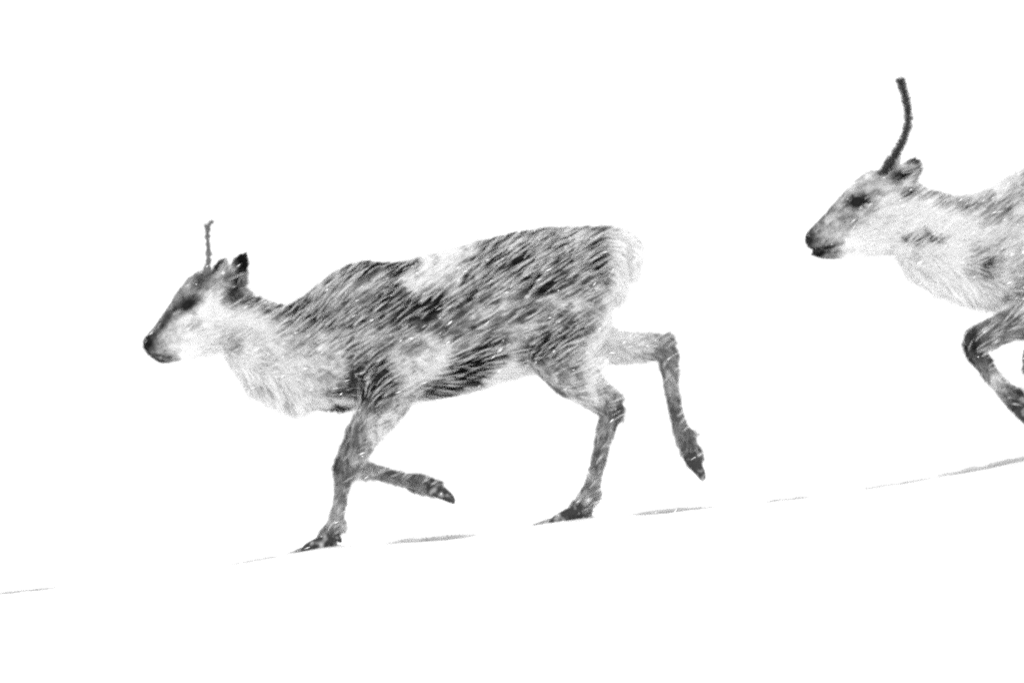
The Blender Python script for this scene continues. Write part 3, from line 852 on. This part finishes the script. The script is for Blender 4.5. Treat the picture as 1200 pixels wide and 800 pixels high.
    sh.limb([(1255, 300, 50, -.13, .07), (1245, 345, 38, -.13, .065), (1215, 372, 25, -.125, .055), (1184, 380, 18, -.12, .045), (1157, 391, 14.5, -.115, .036), (1142, 401, 13.5, -.11, .033), (1144, 416, 11, -.11, .028), (1158, 437, 7.5, -.11, .022), (1172, 454, 7.5, -.11, .024), (1183, 465, 10, -.11, .03), (1193, 474, 9.5, -.11, .03), (1203, 483, 9, -.11, .03)])
    sh.limb([(1262, 300, 50, .13, .07), (1268, 345, 38, .13, .065), (1248, 380, 25, .125, .055), (1230, 402, 18, .12, .045), (1218, 424, 14, .115, .036), (1222, 438, 12, .11, .03), (1240, 447, 9, .11, .024), (1262, 455, 8.5, .11, .024), (1280, 462, 10, .11, .03), (1296, 470, 9, .11, .03)])
    sh.limb([(1500, 220, 54, -.1, .08), (1475, 275, 52, -.12, .085), (1462, 318, 36, -.13, .065), (1466, 350, 25, -.125, .05), (1476, 378, 17, -.12, .038), (1476, 396, 13, -.115, .033), (1458, 425, 9.5, -.11, .025), (1434, 460, 8.5, -.1, .024), (1415, 485, 10, -.1, .03), (1405, 497, 9.5, -.09, .03), (1398, 505, 9, -.09, .03)])
    sh.limb([(1500, 222, 54, .1, .08), (1490, 280, 50, .12, .085), (1500, 320, 34, .13, .065), (1520, 348, 24, .125, .05), (1540, 372, 17, .12, .038), (1545, 390, 13, .115, .033), (1532, 420, 9.5, .11, .025), (1512, 452, 8.5, .1, .024), (1496, 476, 10, .1, .03), (1489, 486, 9.5, .09, .03), (1483, 493, 9, .09, .03)])
    sh.ear((1046, 222), (1074, 188), 0.037, -0.070, -0.10)
    sh.ear((1042, 212), (1054, 186), 0.021, 0.06, 0.09)
    tb = [map2(700, 276), map2(716, 279), map2(727, 290), map2(732, 306), map2(734, 314)]
    sh.limb([(p[0], p[1], r_, 0, w_) for p, r_, w_ in zip(tb, (10, 10, 10, 7, 2), (.034, .036, .033, .02, .007))])
    body, co, no, tr = build_body(sh, (tones, SPOTS2), root, 0.0065)
    eyes = [(1003, 237, 6.8)]
    args = (co, no, tr, (tones, SPOTS2), lens, dirs)
    rump_x = map2(703, 0)[0]; rump_y = map2(0, 345)[1]
    mane = lambda x, y: ((x < 1185) & (x > 1045) & (y > 312) & (y < 365)).astype(float)
    rump = lambda x, y: ((x > rump_x) & (y < rump_y)).astype(float)
    rest = lambda x, y: (1 - np.maximum(mane(x, y), rump(x, y)))
    fur_object("coat", *grow_fur(*args, 185000, amp, eyes, 0.0026, 41, rest, clip_x=1240), root)
    fur_object("throat_mane", *grow_fur(*args, 9000, amp, eyes, 0.0030, 42, mane, snow_streak=0.03), root)
    fur_object("rump_patch", *grow_fur(*args, 5000, amp, eyes, 0.0040, 43, rump, snow_streak=0.0), root)
    eye(1003, 237, -0.072, 1.15, 12, root)
    eye(1003, 237, 0.072, 1.15, 12, root)
    for s_ in (-1, 1):
        lens_part("nostril", 948.5, 282, 0.030 * s_, (0.011, 0.009, 0.006), 55, root, M_SKIN)
    lens_part("lower_lip", 957, 297, 0, (0.022, 0.026, 0.006), 15, root, M_SKIN)
    antler([(1034, 207, -.04, 4.4), (1040, 195, -.045, 3.8), (1049, 180, -.05, 3.1), (1057, 165, -.06, 2.7), (1062, 148, -.07, 2.5), (1062, 130, -.08, 2.4), (1058, 113, -.09, 2.4), (1054, 100, -.095, 2.5), (1053, 95, -.095, 2.0)], root, None, 3600, 6, None, 0.02, 1.8)
    hoof(1200, 481, -.11, -45, 1.08, root, False)
    hoof(1294, 470, .11, -28, 1.08, root, False)
    hoof(1394, 503, -.09, 8, 1.12, root)
    hoof(1479, 491, .09, 8, 1.12, root)
    return root


lead_reindeer()
follow_reindeer()


# ---------------------------------------------------------------- snow in the air
def blowing_snow(n=2800):
    g = np.random.default_rng(99)
    V = []; F = []
    oct_f = [(0, 2, 4), (2, 1, 4), (1, 3, 4), (3, 0, 4), (2, 0, 5), (1, 2, 5), (3, 1, 5), (0, 3, 5)]
    for i in range(n):
        c = np.array([g.uniform(-2.6, 3.2), g.uniform(-2.3, 0.6), 0.0])
        c[2] = c[0] * 0.131 + (0.02 + 1.7 * g.random() ** 1.15)
        L = 0.003 + 0.013 * g.random() ** 1.6
        w_ = 0.0009 + 0.0013 * g.random() ** 1.5
        if i % 6 == 0:                       # bigger flakes nearer the lens
            c[1] = g.uniform(-6.0, -2.4); L *= 1.3; w_ *= 1.5
        a = math.radians(35) + g.normal(0, 0.22)
        t = np.array([math.cos(a), g.normal(0, 0.25), math.sin(a)]); t /= np.linalg.norm(t)
        u = np.cross(t, [0, 1, 0]); u /= np.linalg.norm(u); v = np.cross(t, u)
        k = len(V)
        for d in (u * w_, -u * w_, v * w_, -v * w_, t * L, -t * L):
            V.append(tuple(c + d * (0.75 + 0.5 * g.random())))
        F += [tuple(k + q for q in f) for f in oct_f]
    o = link_mesh("blowing_snow", V, F, M_FLAKE)
    o["kind"] = "stuff"
    o["label"] = "small white snow flakes blowing past the running reindeer"
    o["category"] = "snow"
    return o


blowing_snow()
